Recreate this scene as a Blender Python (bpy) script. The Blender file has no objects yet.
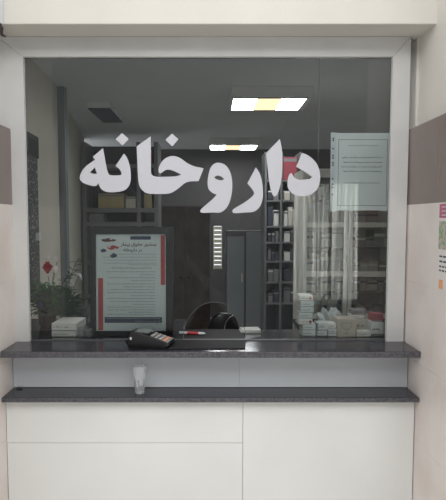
import bpy, bmesh, math, random
from mathutils import Vector, Matrix, Euler
random.seed(7)
C = bpy.context.scene.collection
sc = bpy.context.scene
R = math.radians
# ---------------------------------------------------------------- camera
F = 483.0; CX = 212.0; PITCH = R(3.67); CH = 1.5
cam_d = bpy.data.cameras.new('camera'); cam = bpy.data.objects.new('camera', cam_d); C.objects.link(cam)
cam.location = (0, 0, CH); cam.rotation_euler = (math.pi/2 - PITCH, 0, 0)
cam_d.sensor_fit = 'VERTICAL'; cam_d.sensor_height = 24; cam_d.lens = 24*F/500
cam_d.shift_x = (223-CX)/500; cam_d.clip_start = .05
sc.camera = cam
sc.view_settings.view_transform = 'Standard'; sc.view_settings.look = 'None'
sc.view_settings.gamma = 1; sc.view_settings.use_curve_mapping = False
sc.view_settings.exposure = 0.0
# ---------------------------------------------------------------- world and daylight
w = bpy.data.worlds.new('world'); sc.world = w; w.use_nodes = True
bg = w.node_tree.nodes['Background']; bg.inputs[0].default_value = (0.97, 0.98, 1.0, 1); bg.inputs[1].default_value = 1.38
def area(name, loc, rot, sx, sy, power, col):
    l = bpy.data.lights.new(name, 'AREA'); l.shape = 'RECTANGLE'; l.size = sx; l.size_y = sy
    l.energy = power; l.color = col
    o = bpy.data.objects.new(name, l); C.objects.link(o); o.location = loc; o.rotation_euler = rot
    return o
area('daylight_from_above', (0.2, -3.4, 5.4), (R(50), 0, 0), 8.0, 2.6, 235, (1.0, .988, .972))
area('daylight_behind_curtain', (1.75, -3.55, 1.35), (R(90), 0, 0), 1.5, 1.9, 135, (1.0, .99, .96))

def at(px, py, Y):
    a = (px-CX)/F; b = -(py-250)/F
    d = Vector((a, math.cos(PITCH)+b*math.sin(PITCH), -math.sin(PITCH)+b*math.cos(PITCH)))
    return Vector((0, 0, CH)) + d*(Y/d.y)
# ---------------------------------------------------------------- materials
def lin(c):
    return tuple((x/255/12.92 if x/255 <= .04045 else ((x/255+.055)/1.055)**2.4) for x in c)
def mat(name, rgb, rough=.6, var=.08, scale=12, bump=0.0, bscale=None, metal=0, spec=.5, detail=4, rgb2=None, lo=.35, hi=.65, coat=0):
    m = bpy.data.materials.new(name); m.use_nodes = True
    nt = m.node_tree; p = nt.nodes['Principled BSDF']
    c = lin(rgb)
    c1 = tuple(min(1, x*(1+var)) for x in c); c2 = lin(rgb2) if rgb2 else tuple(x*(1-var) for x in c)
    tc = nt.nodes.new('ShaderNodeTexCoord'); n = nt.nodes.new('ShaderNodeTexNoise')
    n.inputs['Scale'].default_value = scale; n.inputs['Detail'].default_value = detail
    nt.links.new(tc.outputs['Object'], n.inputs['Vector'])
    r = nt.nodes.new('ShaderNodeValToRGB')
    r.color_ramp.elements[0].position = lo; r.color_ramp.elements[1].position = hi
    r.color_ramp.elements[0].color = (*c2, 1); r.color_ramp.elements[1].color = (*c1, 1)
    nt.links.new(n.outputs['Fac'], r.inputs[0]); nt.links.new(r.outputs[0], p.inputs['Base Color'])
    p.inputs['Roughness'].default_value = rough; p.inputs['Metallic'].default_value = metal
    p.inputs['Specular IOR Level'].default_value = spec; p.inputs['Coat Weight'].default_value = coat
    if bump:
        n2 = nt.nodes.new('ShaderNodeTexNoise'); n2.inputs['Scale'].default_value = bscale or scale*3
        nt.links.new(tc.outputs['Object'], n2.inputs['Vector'])
        b = nt.nodes.new('ShaderNodeBump'); b.inputs['Strength'].default_value = bump; b.inputs['Distance'].default_value = .004
        nt.links.new(n2.outputs['Fac'], b.inputs['Height']); nt.links.new(b.outputs[0], p.inputs['Normal'])
    return m
def emit(name, col, s, stripes=0):
    m = bpy.data.materials.new(name); m.use_nodes = True; nt = m.node_tree
    nt.nodes.remove(nt.nodes['Principled BSDF'])
    e = nt.nodes.new('ShaderNodeEmission'); e.inputs[0].default_value = (*col, 1); e.inputs[1].default_value = s
    nt.links.new(e.outputs[0], nt.nodes['Material Output'].inputs[0]); return m
def glassmat(name, tint=(.97, .985, .98), rough=0.0, ior=1.5):
    m = bpy.data.materials.new(name); m.use_nodes = True; nt = m.node_tree
    nt.nodes.remove(nt.nodes['Principled BSDF'])
    t = nt.nodes.new('ShaderNodeBsdfTransparent'); t.inputs[0].default_value = (*tint, 1)
    g = nt.nodes.new('ShaderNodeBsdfGlossy'); g.inputs['Roughness'].default_value = rough
    f = nt.nodes.new('ShaderNodeFresnel'); f.inputs[0].default_value = ior
    mx = nt.nodes.new('ShaderNodeMixShader')
    nt.links.new(f.outputs[0], mx.inputs[0]); nt.links.new(t.outputs[0], mx.inputs[1]); nt.links.new(g.outputs[0], mx.inputs[2])
    nt.links.new(mx.outputs[0], nt.nodes['Material Output'].inputs[0]); return m
def curtainmat(name):
    m = bpy.data.materials.new(name); m.use_nodes = True; nt = m.node_tree
    nt.nodes.remove(nt.nodes['Principled BSDF'])
    d = nt.nodes.new('ShaderNodeBsdfDiffuse'); d.inputs[0].default_value = (.8, .8, .76, 1)
    t = nt.nodes.new('ShaderNodeBsdfTranslucent'); t.inputs[0].default_value = (.85, .85, .8, 1)
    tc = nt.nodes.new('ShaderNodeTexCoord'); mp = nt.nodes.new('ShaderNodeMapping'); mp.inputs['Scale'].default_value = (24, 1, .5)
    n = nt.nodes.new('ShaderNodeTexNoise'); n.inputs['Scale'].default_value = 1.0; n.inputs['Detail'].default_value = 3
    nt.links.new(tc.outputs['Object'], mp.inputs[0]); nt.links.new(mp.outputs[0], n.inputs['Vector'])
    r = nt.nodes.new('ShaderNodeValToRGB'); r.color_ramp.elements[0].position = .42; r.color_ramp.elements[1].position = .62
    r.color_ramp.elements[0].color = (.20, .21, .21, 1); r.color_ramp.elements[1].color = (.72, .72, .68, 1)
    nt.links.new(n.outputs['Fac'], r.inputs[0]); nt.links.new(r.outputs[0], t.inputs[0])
    mx = nt.nodes.new('ShaderNodeMixShader'); mx.inputs[0].default_value = .75
    nt.links.new(d.outputs[0], mx.inputs[1]); nt.links.new(t.outputs[0], mx.inputs[2])
    nt.links.new(mx.outputs[0], nt.nodes['Material Output'].inputs[0]); return m

M = {}
M['plaster'] = mat('cream_plaster', (212, 208, 200), .8, .03, 3, .12, 40)
M['soffit'] = M['plaster']
M['side_tile'] = mat('beige_wall_tile', (220, 212, 206), .45, .03, 4, .08, 25, rgb2=(213, 202, 195), lo=.4, hi=.6)
M['brown_tile'] = mat('brown_wall_tile', (130, 118, 113), .35, .05, 9, .05, 20)
M['grout'] = mat('pale_grout', (215, 210, 204), .8)
M['panel'] = mat('white_marble_tile', (224, 224, 221), .35, .025, 3, .03, 8)
M['frame'] = mat('white_painted_frame', (197, 196, 194), .5, .025, 10, .06, 50)
M['granite'] = mat('grey_granite', (56, 56, 61), .14, .3, 180, 0, detail=6, spec=.45)
M['gran_edge'] = mat('worn_granite_edge', (86, 85, 89), .45, .2, 130, .8, 160, detail=6, rgb2=(58, 57, 61))
M['glass'] = glassmat('window_glass')
M['cab_glass'] = glassmat('cabinet_glass', (.95, .97, .96))
M['vinyl'] = mat('white_vinyl', (194, 194, 200), .5, .01, 5)
M['wallin'] = mat('tan_interior_wall', (200, 197, 186), .75, .05, 2, .05, 20)
M['ceil'] = mat('grey_ceiling_paint', (212, 216, 220), .85, .03, 2)
M['backwall'] = mat('dark_back_wall', (78, 76, 77), .7, .08, 2)
M['floor'] = mat('grey_floor_tile', (196, 194, 188), .4, .08, 3)
M['outfloor'] = mat('pale_outer_floor', (205, 203, 198), .5, .05, 3)
M['outwall'] = mat('opposite_wall', (144, 145, 146), .8, .06, 2)
M['black_frame'] = mat('black_wood', (34, 33, 35), .35, .2, 30)
M['black'] = mat('black_plastic', (24, 24, 26), .35, .15, 20)
M['lampwhite'] = mat('lamp_white_paint', (232, 232, 230), .5, .02, 10)
M['bookgrey'] = mat('dull_grey_board', (104, 106, 108), .6, .05, 10)
M['rubber'] = mat('black_mat', (16, 16, 18), .55, .15, 60, spec=.15)
M['paper'] = mat('pale_blue_paper', (240, 244, 248), .6, .02, 5)
M['sheet'] = mat('pale_sheet', (205, 213, 213), .5, .02, 5)
M['sleeve'] = glassmat('plastic_sleeve', (.9, .93, .93), .12, 1.3)
M['strip'] = mat('punched_strip', (196, 204, 206), .35, .03, 20)
M['ink'] = mat('dark_ink', (48, 52, 58), .7, .1, 20)
M['ink_soft'] = mat('faded_ink', (104, 118, 122), .7, .1, 20)
M['ink_mid'] = mat('grey_ink', (74, 86, 90), .7, .1, 20)
M['title'] = mat('maroon_ink', (92, 42, 46), .7, .1, 20)
M['red'] = mat('red_print', (202, 62, 66), .5, .04, 10)
M['navy'] = mat('navy_print', (42, 52, 92), .5, .06, 10)
M['white'] = mat('white_card', (222, 222, 216), .55, .03, 20)
M['cream'] = mat('cream_card', (200, 194, 182), .6, .04, 20)
M['kraft'] = mat('kraft_card', (188, 180, 166), .7, .04, 20)
M['bluegreen'] = mat('pale_teal_card', (204, 212, 211), .6, .05, 20)
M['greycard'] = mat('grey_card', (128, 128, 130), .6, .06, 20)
M['darkcard'] = mat('dark_card', (58, 62, 76), .6, .1, 20)
M['maroon'] = mat('maroon_card', (150, 58, 72), .6, .08, 10)
M['yellowish'] = mat('straw_card', (170, 158, 118), .6, .08, 10)
M['steel'] = mat('grey_steel', (132, 132, 134), .4, .05, 20, metal=.2)
M['alu'] = mat('pale_aluminium', (205, 203, 196), .4, .04, 20)
M['sillstrip'] = mat('dark_sill_strip', (84, 84, 88), .4, .04, 20)
M['midpanel'] = mat('shaded_marble_tile', (190, 194, 198), .35, .03, 3, .03, 8)  # marble colour greyed to carry the shade under the upper slab
M['lockergrey'] = mat('blue_grey_steel', (128, 134, 138), .5, .04, 4)
M['darkwood'] = mat('dark_brown_wood', (66, 55, 51), .45, .2, 6, rgb2=(50, 42, 40))
M['navyback'] = mat('dark_blue_board', (70, 76, 92), .6, .1, 8)
M['chrome'] = mat('chrome', (200, 200, 205), .15, .02, 10, metal=1)
M['green'] = mat('leaf_green', (60, 108, 70), .5, .3, 60)
M['dkgreen'] = mat('dark_leaf_green', (38, 70, 54), .5, .3, 60)
M['rose'] = mat('rose_red', (170, 30, 40), .6, .2, 60)
M['petal'] = mat('pink_white_petal', (236, 224, 226), .6, .06, 60)
M['bluefl'] = mat('violet_blue_petal', (60, 66, 130), .6, .1, 60)
M['vase'] = mat('dark_vase', (28, 34, 36), .2, .2, 10)
M['crystal'] = glassmat('clear_plastic', (.93, .95, .96), .03, 1.45)
M['cup'] = glassmat('thin_clear_plastic', (.98, .985, .99), .1, 1.4)
def whiten(m, f):
    nt = m.node_tree; o = nt.nodes['Material Output']; prev = o.inputs[0].links[0].from_socket
    d = nt.nodes.new('ShaderNodeBsdfDiffuse'); d.inputs[0].default_value = (.85, .86, .87, 1)
    mx = nt.nodes.new('ShaderNodeMixShader'); mx.inputs[0].default_value = f
    nt.links.new(prev, mx.inputs[1]); nt.links.new(d.outputs[0], mx.inputs[2]); nt.links.new(mx.outputs[0], o.inputs[0])
whiten(M['cup'], .22); whiten(M['crystal'], .15)
M['wlight'] = emit('daylight_tube_white', (.97, .985, 1), 26)
M['olight'] = emit('warm_tube_light', (1, .70, .42), 1.7)
M['curtain'] = curtainmat('white_curtain')
M['pink'] = mat('pink_print', (176, 104, 132), .6, .1, 40)
M['leafprint'] = mat('green_picture_print', (112, 142, 108), .6, .3, 60, rgb2=(190, 172, 168), lo=.45, hi=.55)
M['poster_white'] = mat('poster_paper', (222, 216, 212), .6, .02, 20)
M['orange'] = mat('orange_print', (226, 160, 110), .6, .1, 40)
M['crack'] = mat('dark_gap', (70, 62, 64), .9, .2, 40)
M['louver'] = mat('cream_slat', (190, 184, 166), .6, .04, 20)
M['hang_green'] = mat('dark_green_cloth', (40, 58, 54), .7, .15, 30)
M['hang_pat'] = mat('patterned_grey_cloth', (196, 200, 200), .6, .05, 55, rgb2=(70, 76, 78), lo=.58, hi=.68)
M['keys'] = mat('grey_keys', (150, 146, 142), .5, .1, 20)
M['keyorange'] = mat('orange_keys', (196, 128, 96), .5, .1, 20)
M['lcd'] = mat('grey_lcd', (110, 118, 116), .2, .05, 20)
M['plate_white'] = mat('white_plastic', (214, 218, 222), .4, .02, 20)

# ---------------------------------------------------------------- mesh helpers
def box(bm, x0, x1, y0, y1, z0, z1, bev=0, M4=None):
    g = bmesh.ops.create_cube(bm, size=1)
    vs = g['verts']
    for v in vs:
        v.co = Vector((x0+(v.co.x+.5)*(x1-x0), y0+(v.co.y+.5)*(y1-y0), z0+(v.co.z+.5)*(z1-z0)))
    if bev:
        es = list({e for v in vs for e in v.link_edges})
        r = bmesh.ops.bevel(bm, geom=es, offset=bev, segments=2, affect='EDGES', profile=.5)
        vs = list({v for f in r['faces'] for v in f.verts} | {v for v in vs if v.is_valid})
    if M4 is not None:
        bmesh.ops.transform(bm, matrix=M4, verts=vs)
    return vs
def tube(bm, pts, r, seg=8, caps=True):
    pts = [Vector(p) for p in pts]; rings = []
    rs = r if isinstance(r, (list, tuple)) else [r]*len(pts)
    up0 = None
    for i, p in enumerate(pts):
        t = (pts[min(i+1, len(pts)-1)] - pts[max(i-1, 0)]).normalized()
        a = Vector((0, 0, 1)) if abs(t.z) < .95 else Vector((1, 0, 0))
        u = t.cross(a).normalized() if up0 is None else (up0 - t*up0.dot(t)).normalized()
        up0 = u; v = t.cross(u)
        rings.append([bm.verts.new(p + u*math.cos(2*math.pi*k/seg)*rs[i] + v*math.sin(2*math.pi*k/seg)*rs[i]) for k in range(seg)])
    for i in range(len(rings)-1):
        for k in range(seg):
            bm.faces.new((rings[i][k], rings[i][(k+1) % seg], rings[i+1][(k+1) % seg], rings[i+1][k]))
    if caps:
        bm.faces.new(rings[0][::-1]); bm.faces.new(rings[-1])
def lathe(bm, prof, seg=20, wob=0, M4=None, close=True):
    rings = []
    for i, (r, z) in enumerate(prof):
        rings.append([bm.verts.new(Vector((r*(1+wob*math.sin(3*k+i*1.7))*math.cos(2*math.pi*k/seg), r*(1+wob*math.cos(5*k+i))*math.sin(2*math.pi*k/seg), z))) for k in range(seg)])
    for i in range(len(rings)-1):
        for k in range(seg):
            bm.faces.new((rings[i][k], rings[i][(k+1) % seg], rings[i+1][(k+1) % seg], rings[i+1][k]))
    if close:
        bm.faces.new(rings[0][::-1])
        bm.faces.new(rings[-1])
    if M4 is not None:
        bmesh.ops.transform(bm, matrix=M4, verts=[v for r in rings for v in r])
def obj(name, bm, m, parent=None, smooth=False):
    me = bpy.data.meshes.new(name); bmesh.ops.recalc_face_normals(bm, faces=bm.faces[:]); bm.to_mesh(me); bm.free()
    for mm in (m if isinstance(m, list) else [m]): me.materials.append(mm)
    if smooth:
        for p in me.polygons: p.use_smooth = True
    o = bpy.data.objects.new(name, me); C.objects.link(o)
    if parent: o.parent = parent
    return o
def B(name, m, parent, *boxes, bev=0, M4=None):
    bm = bmesh.new()
    for b in boxes: box(bm, *b, bev=bev, M4=M4)
    return obj(name, bm, m, parent)
def struct(name, m, *boxes, parent=None, bev=0):
    o = B(name, m, parent, *boxes, bev=bev)
    if not parent: o['kind'] = 'structure'
    return o
def tag(o, label, cat, group=None, kind=None):
    o['label'] = label; o['category'] = cat
    if group: o['group'] = group
    if kind: o['kind'] = kind
    return o
def thing(name, label, cat, loc=(0, 0, 0), rz=0, group=None):
    o = bpy.data.objects.new(name, None); C.objects.link(o); o.location = loc; o.rotation_euler = (0, 0, rz)
    o.empty_display_size = .05
    return tag(o, label, cat, group)
def dup(root, loc, rz, label, group=None):
    r = root.copy(); C.objects.link(r); r.location = loc; r.rotation_euler = (0, 0, rz); r['label'] = label
    if group: r['group'] = group
    for ch in list(root.children):
        c = ch.copy(); C.objects.link(c); c.parent = r
    return r
def catmull(pts):
    """smooth closed outline; a point with a third value is a sharp corner"""
    n = len(pts); out = []
    P = [Vector(p[:2]) for p in pts]; K = [len(p) > 2 for p in pts]
    for i in range(n):
        p1, p2 = P[i], P[(i+1) % n]
        p0 = P[i-1] if not K[i] else p1; p3 = P[(i+2) % n] if not K[(i+1) % n] else p2
        for s in range(5):
            t = s/5
            out.append(.5*((2*p1)+(-p0+p2)*t+(2*p0-5*p1+4*p2-p3)*t*t+(-p0+3*p1-3*p2+p3)*t**3))
    return out
def outline(name, loops, y, thick, m, parent=None):
    """loops of (x,z) -> filled flat solid in the XZ plane, front face at y-thick"""
    cu = bpy.data.curves.new(name, 'CURVE'); cu.dimensions = '2D'; cu.fill_mode = 'BOTH'; cu.extrude = thick/2
    for lp in loops:
        s = cu.splines.new('POLY'); s.points.add(len(lp)-1); s.use_cyclic_u = True
        for q, pt in zip(s.points, lp): q.co = (pt[0], pt[1], 0, 1)
    o = bpy.data.objects.new(name, cu); C.objects.link(o)
    dg = bpy.context.evaluated_depsgraph_get(); dg.update()
    me = bpy.data.meshes.new_from_object(o.evaluated_get(dg)); bpy.data.objects.remove(o)
    me.name = name; me.transform(Matrix.Translation((0, y-thick/2, 0)) @ Matrix.Rotation(R(90), 4, 'X'))
    me.materials.clear(); me.materials.append(m)
    r = bpy.data.objects.new(name, me); C.objects.link(r)
    if parent: r.parent = parent
    return r
FORMS = {'ا':'\uFE8D\uFE8E\uFE8D\uFE8E','د':'\uFEA9\uFEAA\uFEA9\uFEAA','ر':'\uFEAD\uFEAE\uFEAD\uFEAE','و':'\uFEED\uFEEE\uFEED\uFEEE',
 'م':'\uFEE1\uFEE2\uFEE3\uFEE4','ن':'\uFEE5\uFEE6\uFEE7\uFEE8','ش':'\uFEB5\uFEB6\uFEB7\uFEB8','ح':'\uFEA1\uFEA2\uFEA3\uFEA4',
 'ق':'\uFED5\uFED6\uFED7\uFED8','ب':'\uFE8F\uFE90\uFE91\uFE92','ی':'\uFBFC\uFBFD\uFBFE\uFBFF','خ':'\uFEA5\uFEA6\uFEA7\uFEA8','ه':'\uFEE9\uFEEA\uFEEB\uFEEC'}
def shape(s):
    out = []
    for word in s.split(' '):
        r = []; prev = False
        for i, ch in enumerate(word):
            nxt = i+1 < len(word); joins = ch not in 'ادرو'
            nj = joins and nxt
            r.append(FORMS[ch][(1 if prev else 0) if not nj else (3 if prev else 2)])
            prev = nj
        out.append(''.join(r))
    return ' '.join(out)[::-1]
def text_mesh(name, body, size, right, z, y, m, parent, align='RIGHT'):
    cu = bpy.data.curves.new(name, 'FONT'); cu.body = body; cu.size = size; cu.align_x = align; cu.offset = size*.022; cu.extrude = .0002
    o = bpy.data.objects.new(name, cu); C.objects.link(o)
    dg = bpy.context.evaluated_depsgraph_get(); dg.update()
    me = bpy.data.meshes.new_from_object(o.evaluated_get(dg)); bpy.data.objects.remove(o)
    me.name = name; me.transform(Matrix.Translation((right, y, z)) @ Matrix.Rotation(R(90), 4, 'X'))
    me.materials.clear(); me.materials.append(m)
    r = bpy.data.objects.new(name, me); C.objects.link(r); r.parent = parent
    return r
def ink(bm, x1, z, length, h, y, rnd, th=.0003):
    """a row of tiny written words running right to left from x1"""
    x = x1
    while x > x1-length:
        wl = rnd.uniform(.7, 2.8)*h
        wl = min(wl, x-(x1-length))
        if wl < h*.4: break
        box(bm, x-wl, x, y-th, y, z-h*.12, z+h*.14)
        xx = x
        while xx > x-wl:
            hh = rnd.choice([.35, .5, .9, .45]); ww = h*.16
            if rnd.random() < .25: box(bm, xx-ww, xx, y-th, y, z-h*.55, z)
            else: box(bm, xx-ww, xx, y-th, y, z, z+h*hh)
            xx -= rnd.uniform(.35, .75)*h
        x -= wl+rnd.uniform(.35, .8)*h
ORD = ['first', 'second', 'third', 'fourth', 'fifth', 'sixth', 'seventh', 'eighth', 'ninth', 'tenth']

# ================================================================ SETTING
YW = 1.93                                     # window plane
ZC = 1.009                                    # upper counter top
CE = 2.54                                     # room ceiling
struct('floor', M['outfloor'], (-4, 4.2, -4, 1.93, -.1, 0))
struct('floor', M['floor'], (-4, 4.2, 1.9305, 8, -.1, 0))
# outside shell
struct('wall_front', M['plaster'], (-.86, .84, 1.795, 2.06, 2.203, 3.2), bev=.004)
struct('wall_left', M['plaster'], (-1.0, -.832, 1.3, 1.93, 0, 3.2), (-3.2, -1.0, 1.3, 1.45, 0, 3.2), (-3.2, -.80, 1.93, 2.06, 0, 3.2))
struct('wall_right', M['plaster'], (.812, 1.0, 1.3, 1.93, 0, 3.2), (1.0, 3.2, 1.3, 1.45, 0, 3.2), (.80, 3.2, 1.93, 2.06, 0, 3.2))
# tile cladding of the two side walls (one tile 25 x 30 cm)
def cladding(name, s, z0, z1, m):
    bm = bmesh.new(); z = z0
    while z < z1-.01:
        ztop = min(z+.2975, z1-.001); y = 1.928; gp = .0012 if m is M['brown_tile'] else .0003; bv = .0012 if m is M['brown_tile'] else .0004
        while y > 1.32:
            ya = max(y-.25+gp, 1.3)
            a, b = sorted((s*.775, s*.811)) if s > 0 else (-.831, -.787)
            box(bm, a, b, ya, y, z+.0003, ztop, bev=bv); y -= .25
        z += .298
    o = obj(name, bm, m); o['kind'] = 'structure'; return o
ZB0, ZB1 = 1.556, 1.852
for s, n in ((-1, 'left'), (1, 'right')):
    cladding('trim_1' if s < 0 else 'trim_2', s, .066, ZB0, M['side_tile'])
    cladding('trim_3' if s < 0 else 'trim_4', s, ZB0, ZB1, M['brown_tile'])
    a, b = sorted((s*.7765, s*.8115)) if s > 0 else (-.8315, -.7885)
    struct('trim_5' if s < 0 else 'trim_6', M['grout'], (a, b, 1.302, 1.9295, .066, ZB1-.001))
    struct('baseboard_left' if s < 0 else 'baseboard_right', M['brown_tile'], (.77 if s > 0 else -.831, .811 if s > 0 else -.782, 1.3, 1.79, 0, .065))
# counter front: marble tiles
SX = .118
struct('wall_counter', M['panel'],
       (-.785, SX-.0007, 1.80, 1.815, .6445, .8165), (-.785, SX-.0007, 1.80, 1.815, .05, .643),
       (SX+.0007, .772, 1.8003, 1.815, .05, .8165), bev=.0006)
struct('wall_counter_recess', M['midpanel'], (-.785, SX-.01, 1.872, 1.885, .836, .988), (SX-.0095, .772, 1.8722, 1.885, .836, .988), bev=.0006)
struct('wall_counter_core', M['greycard'], (-.786, .774, 1.8155, 1.929, 0, .8165), (-.786, .774, 1.8855, 1.929, .836, .988), (-.80, .80, 1.93, 2.06, 0, .988))
# interior shell
struct('wall_interior_left', M['wallin'])
bpy.data.objects.remove(bpy.data.objects['wall_interior_left'])
def wallseg(name, p, q, m, th=.08, z1=CE):
    p, q = Vector(p), Vector(q); n = Vector((-(q-p).y, (q-p).x)).normalized()*th
    bm = bmesh.new(); pts = [p, q, q+n, p+n]
    lo = [bm.verts.new((a.x, a.y, 0)) for a in pts]; hi = [bm.verts.new((a.x, a.y, z1)) for a in pts]
    bm.faces.new(lo[::-1]); bm.faces.new(hi)
    for i in range(4): bm.faces.new((lo[i], lo[(i+1) % 4], hi[(i+1) % 4], hi[i]))
    o = obj(name, bm, m); o['kind'] = 'structure'; return o
wallseg('wall_inner_left', (-1.10, 2.06), (-1.215, 3.86), M['wallin'])
wallseg('wall_far_left', (-1.24, 3.93), (-1.66, 6.35), M['wallin'])
struct('trim_7', M['lockergrey'], (-1.30, -1.162, 3.865, 3.93, 0, CE-.001))
struct('wall_inner_right', M['wallin'], (2.4, 2.5, 2.06, 7.3, 0, CE))
struct('ceiling', M['ceil'], (-1.95, 2.5, 2.06, 7.5, CE, CE+.1))
# back wall with a narrow tall slit window
p0 = at(213.4, 226, 7.3); p1 = at(222, 269, 7.3)
wx0, wx1, wz1, wz0 = p0.x, p1.x, p0.z, p1.z
struct('wall_back', M['backwall'], (-1.95, wx0, 7.3, 7.45, 0, CE), (wx1, 2.5, 7.3, 7.45, 0, CE), (wx0, wx1, 7.3, 7.45, 0, wz0), (wx0, wx1, 7.3, 7.45, wz1, CE))
win2 = struct('window_2', M['alu'], (wx0, wx0+.012, 7.29, 7.33, wz0, wz1), (wx1-.012, wx1, 7.29, 7.33, wz0, wz1))
for k in range(10):
    z = wz0+(wz1-wz0)*(k+.5)/10
    B('blind_slat', M['louver'], win2, (wx0+.013, wx1-.013, 7.30, 7.33, z-.0245, z+.024), bev=.002)
# the ground and the wall across the passage, seen in the glass
struct('wall_opposite', M['outwall'], (-3.2, 1.05, -2.75, -2.6, 0, 3.9), (2.45, 3.4, -2.75, -2.6, 0, 3.9), (1.05, 2.45, -2.75, -2.6, 0, .35), (1.05, 2.45, -2.75, -2.6, 2.02, 3.9))
w3 = struct('window_3', M['frame'], (1.05, 1.10, -2.72, -2.62, .351, 2.019), (2.40, 2.45, -2.72, -2.62, .351, 2.019), (1.1, 2.4, -2.72, -2.62, .351, .40), (1.1, 2.4, -2.72, -2.62, 1.97, 2.019),
       (1.58, 1.61, -2.72, -2.62, .4, 1.97), (2.02, 2.05, -2.72, -2.62, .4, 1.97))
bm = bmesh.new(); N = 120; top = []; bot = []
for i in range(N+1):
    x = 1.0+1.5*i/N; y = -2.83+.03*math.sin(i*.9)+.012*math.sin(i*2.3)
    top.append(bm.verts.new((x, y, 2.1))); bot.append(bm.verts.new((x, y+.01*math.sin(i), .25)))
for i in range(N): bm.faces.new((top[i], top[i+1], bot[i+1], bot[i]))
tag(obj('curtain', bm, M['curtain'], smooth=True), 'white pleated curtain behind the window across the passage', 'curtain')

# ================================================================ SERVICE WINDOW
win = struct('window_1', M['frame'])
def fr(name, *bx, m='frame', bev=.002): return B(name, M[m], win, *bx, bev=bev)
GX0, GX1, GZ1 = -.733, .707, at(212, 56, 1.905).z
GX0 = (at(25, 56, 1.92).x+at(29, 340, 1.92).x)/2; GX1 = (at(393.5, 56, 1.92).x+at(384.5, 340, 1.92).x)/2
FZ1 = 2.202
def miter(name, pts):
    bm = bmesh.new(); a = [bm.verts.new((x, 1.912, z)) for x, z in pts]; b = [bm.verts.new((x, 1.929, z)) for x, z in pts]
    bm.faces.new(a); bm.faces.new(b[::-1]); n = len(pts)
    for i in range(n): bm.faces.new((a[i], b[i], b[(i+1) % n], a[(i+1) % n]))
    return obj(name, bm, M['frame'], win)
LX, RX = -.83, .768
miter('frame_jamb', [(LX, ZC), (GX0, ZC), (GX0, GZ1), (LX, FZ1-.0015)])
miter('frame_jamb', [(GX1, ZC), (RX, ZC), (RX, FZ1-.0015), (GX1, GZ1)])
miter('frame_head', [(GX0+.001, GZ1+.0003), (GX1-.001, GZ1+.0003), (RX-.001, FZ1), (LX+.001, FZ1)])
fr('frame_sill', (GX0, GX1, 1.926, 1.942, ZC+.0002, ZC+.004), m='sillstrip', bev=0)
# glass with the half-round hatch cut out of its foot
gb = ZC+.006
hx0, hx1 = at(183, 335, YW).x, at(246, 335, YW).x
hc, hr = (hx0+hx1)/2, (hx1-hx0)/2
hh = at(212, 302, YW).z-gb
gj = at(316.5, 280, YW).x
def pane(name, x0, x1, y, hole):
    bm = bmesh.new(); o = [(x0, gb)]
    if hole:
        o += [(hc-hr*math.cos(math.pi*k/28), gb+hh*math.sin(math.pi*k/28)) for k in range(29)]
    o += [(x1, gb), (x1, GZ1), (x0, GZ1)]
    f = [bm.verts.new((x, y, z)) for x, z in o]; g = [bm.verts.new((x, y+.006, z)) for x, z in o]
    n = len(o); bm.faces.new(f); bm.faces.new(g[::-1])
    for i in range(n): bm.faces.new((f[i], g[i], g[(i+1) % n], f[(i+1) % n]))
    bmesh.ops.triangulate(bm, faces=bm.faces[:])
    return obj(name, bm, M['glass'], win)
pane('glass_pane', GX0+.0005, gj-.0008, YW, True)
pane('glass_pane', gj+.0008, GX1-.0005, YW, False)
B('glass_joint', M['sillstrip'], win, (gj-.0007, gj+.0007, YW-.0005, YW+.0065, gb, GZ1))
# polished rim of the hatch
bm = bmesh.new()
tube(bm, [(hc-(hr-.001)*math.cos(math.pi*k/28), YW+.003, gb+(hh-.001)*math.sin(math.pi*k/28)+.0005) for k in range(29)], .0011, 6)
obj('hatch_rim', bm, M['steel'], win)

# vinyl lettering
let = thing('window_lettering', 'big white Persian vinyl letters across the service window glass', 'lettering', (0, 0, 0))
def cv(pts, ox, oy, s):
    r = []
    for p in pts:
        w_ = at(ox+p[0]/s, oy+p[1]/s, YW); r.append((w_.x, w_.z)+tuple(p[2:]))
    return catmull(r)
A_ = (75, 130, 4.956); B_ = (130, 130, 5.575); C_ = (195, 135, 3.304); D_ = (255, 140, 5.575)
he = [(139, 90, 1), (146, 128), (155, 178), (162, 205), (170, 221), (188, 225), (215, 225), (230, 222, 1), (229, 208), (216, 190), (201, 178, 1), (243, 117, 1), (259, 140), (272, 180), (277, 230), (273, 265), (257, 290), (235, 302), (200, 308), (165, 308), (140, 300), (125, 285), (116, 264, 1), (104, 277), (85, 277), (58, 269), (35, 258), (24, 240), (29, 215), (48, 187), (73, 165), (100, 148, 1), (88, 133, 1)]
heh = [(74, 210, 1), (98, 186, 1), (109, 216, 1), (92, 217)]
dot1 = [(233, 15, 1), (267, 45, 1), (235, 77, 1), (202, 46, 1)]
kha = [(116, 35, 1), (37, 92, 1), (40, 150), (43, 220), (47, 285), (58, 322), (85, 348), (120, 356), (200, 356), (235, 348), (268, 327), (305, 297), (335, 287), (382, 285, 1), (410, 215, 1), (398, 211), (360, 203), (320, 185), (285, 160), (255, 147), (225, 146), (195, 160), (172, 185), (160, 215), (163, 240), (177, 238), (195, 225), (215, 221), (243, 228), (285, 248, 1), (262, 257), (225, 260), (152, 261), (128, 254), (118, 238), (117, 180)]
dot2 = [(235, 20, 1), (270, 52, 1), (236, 92, 1), (198, 55, 1)]
waw = [(82, 92), (102, 101), (117, 125), (123, 160), (120, 200), (108, 235), (86, 255), (60, 256), (24, 257), (18, 249), (30, 236), (56, 214), (72, 197, 1), (56, 190), (44, 176), (42, 148), (50, 112), (64, 95)]
wawh = [(64, 141), (74, 134), (88, 138), (95, 147), (80, 149)]
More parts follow.
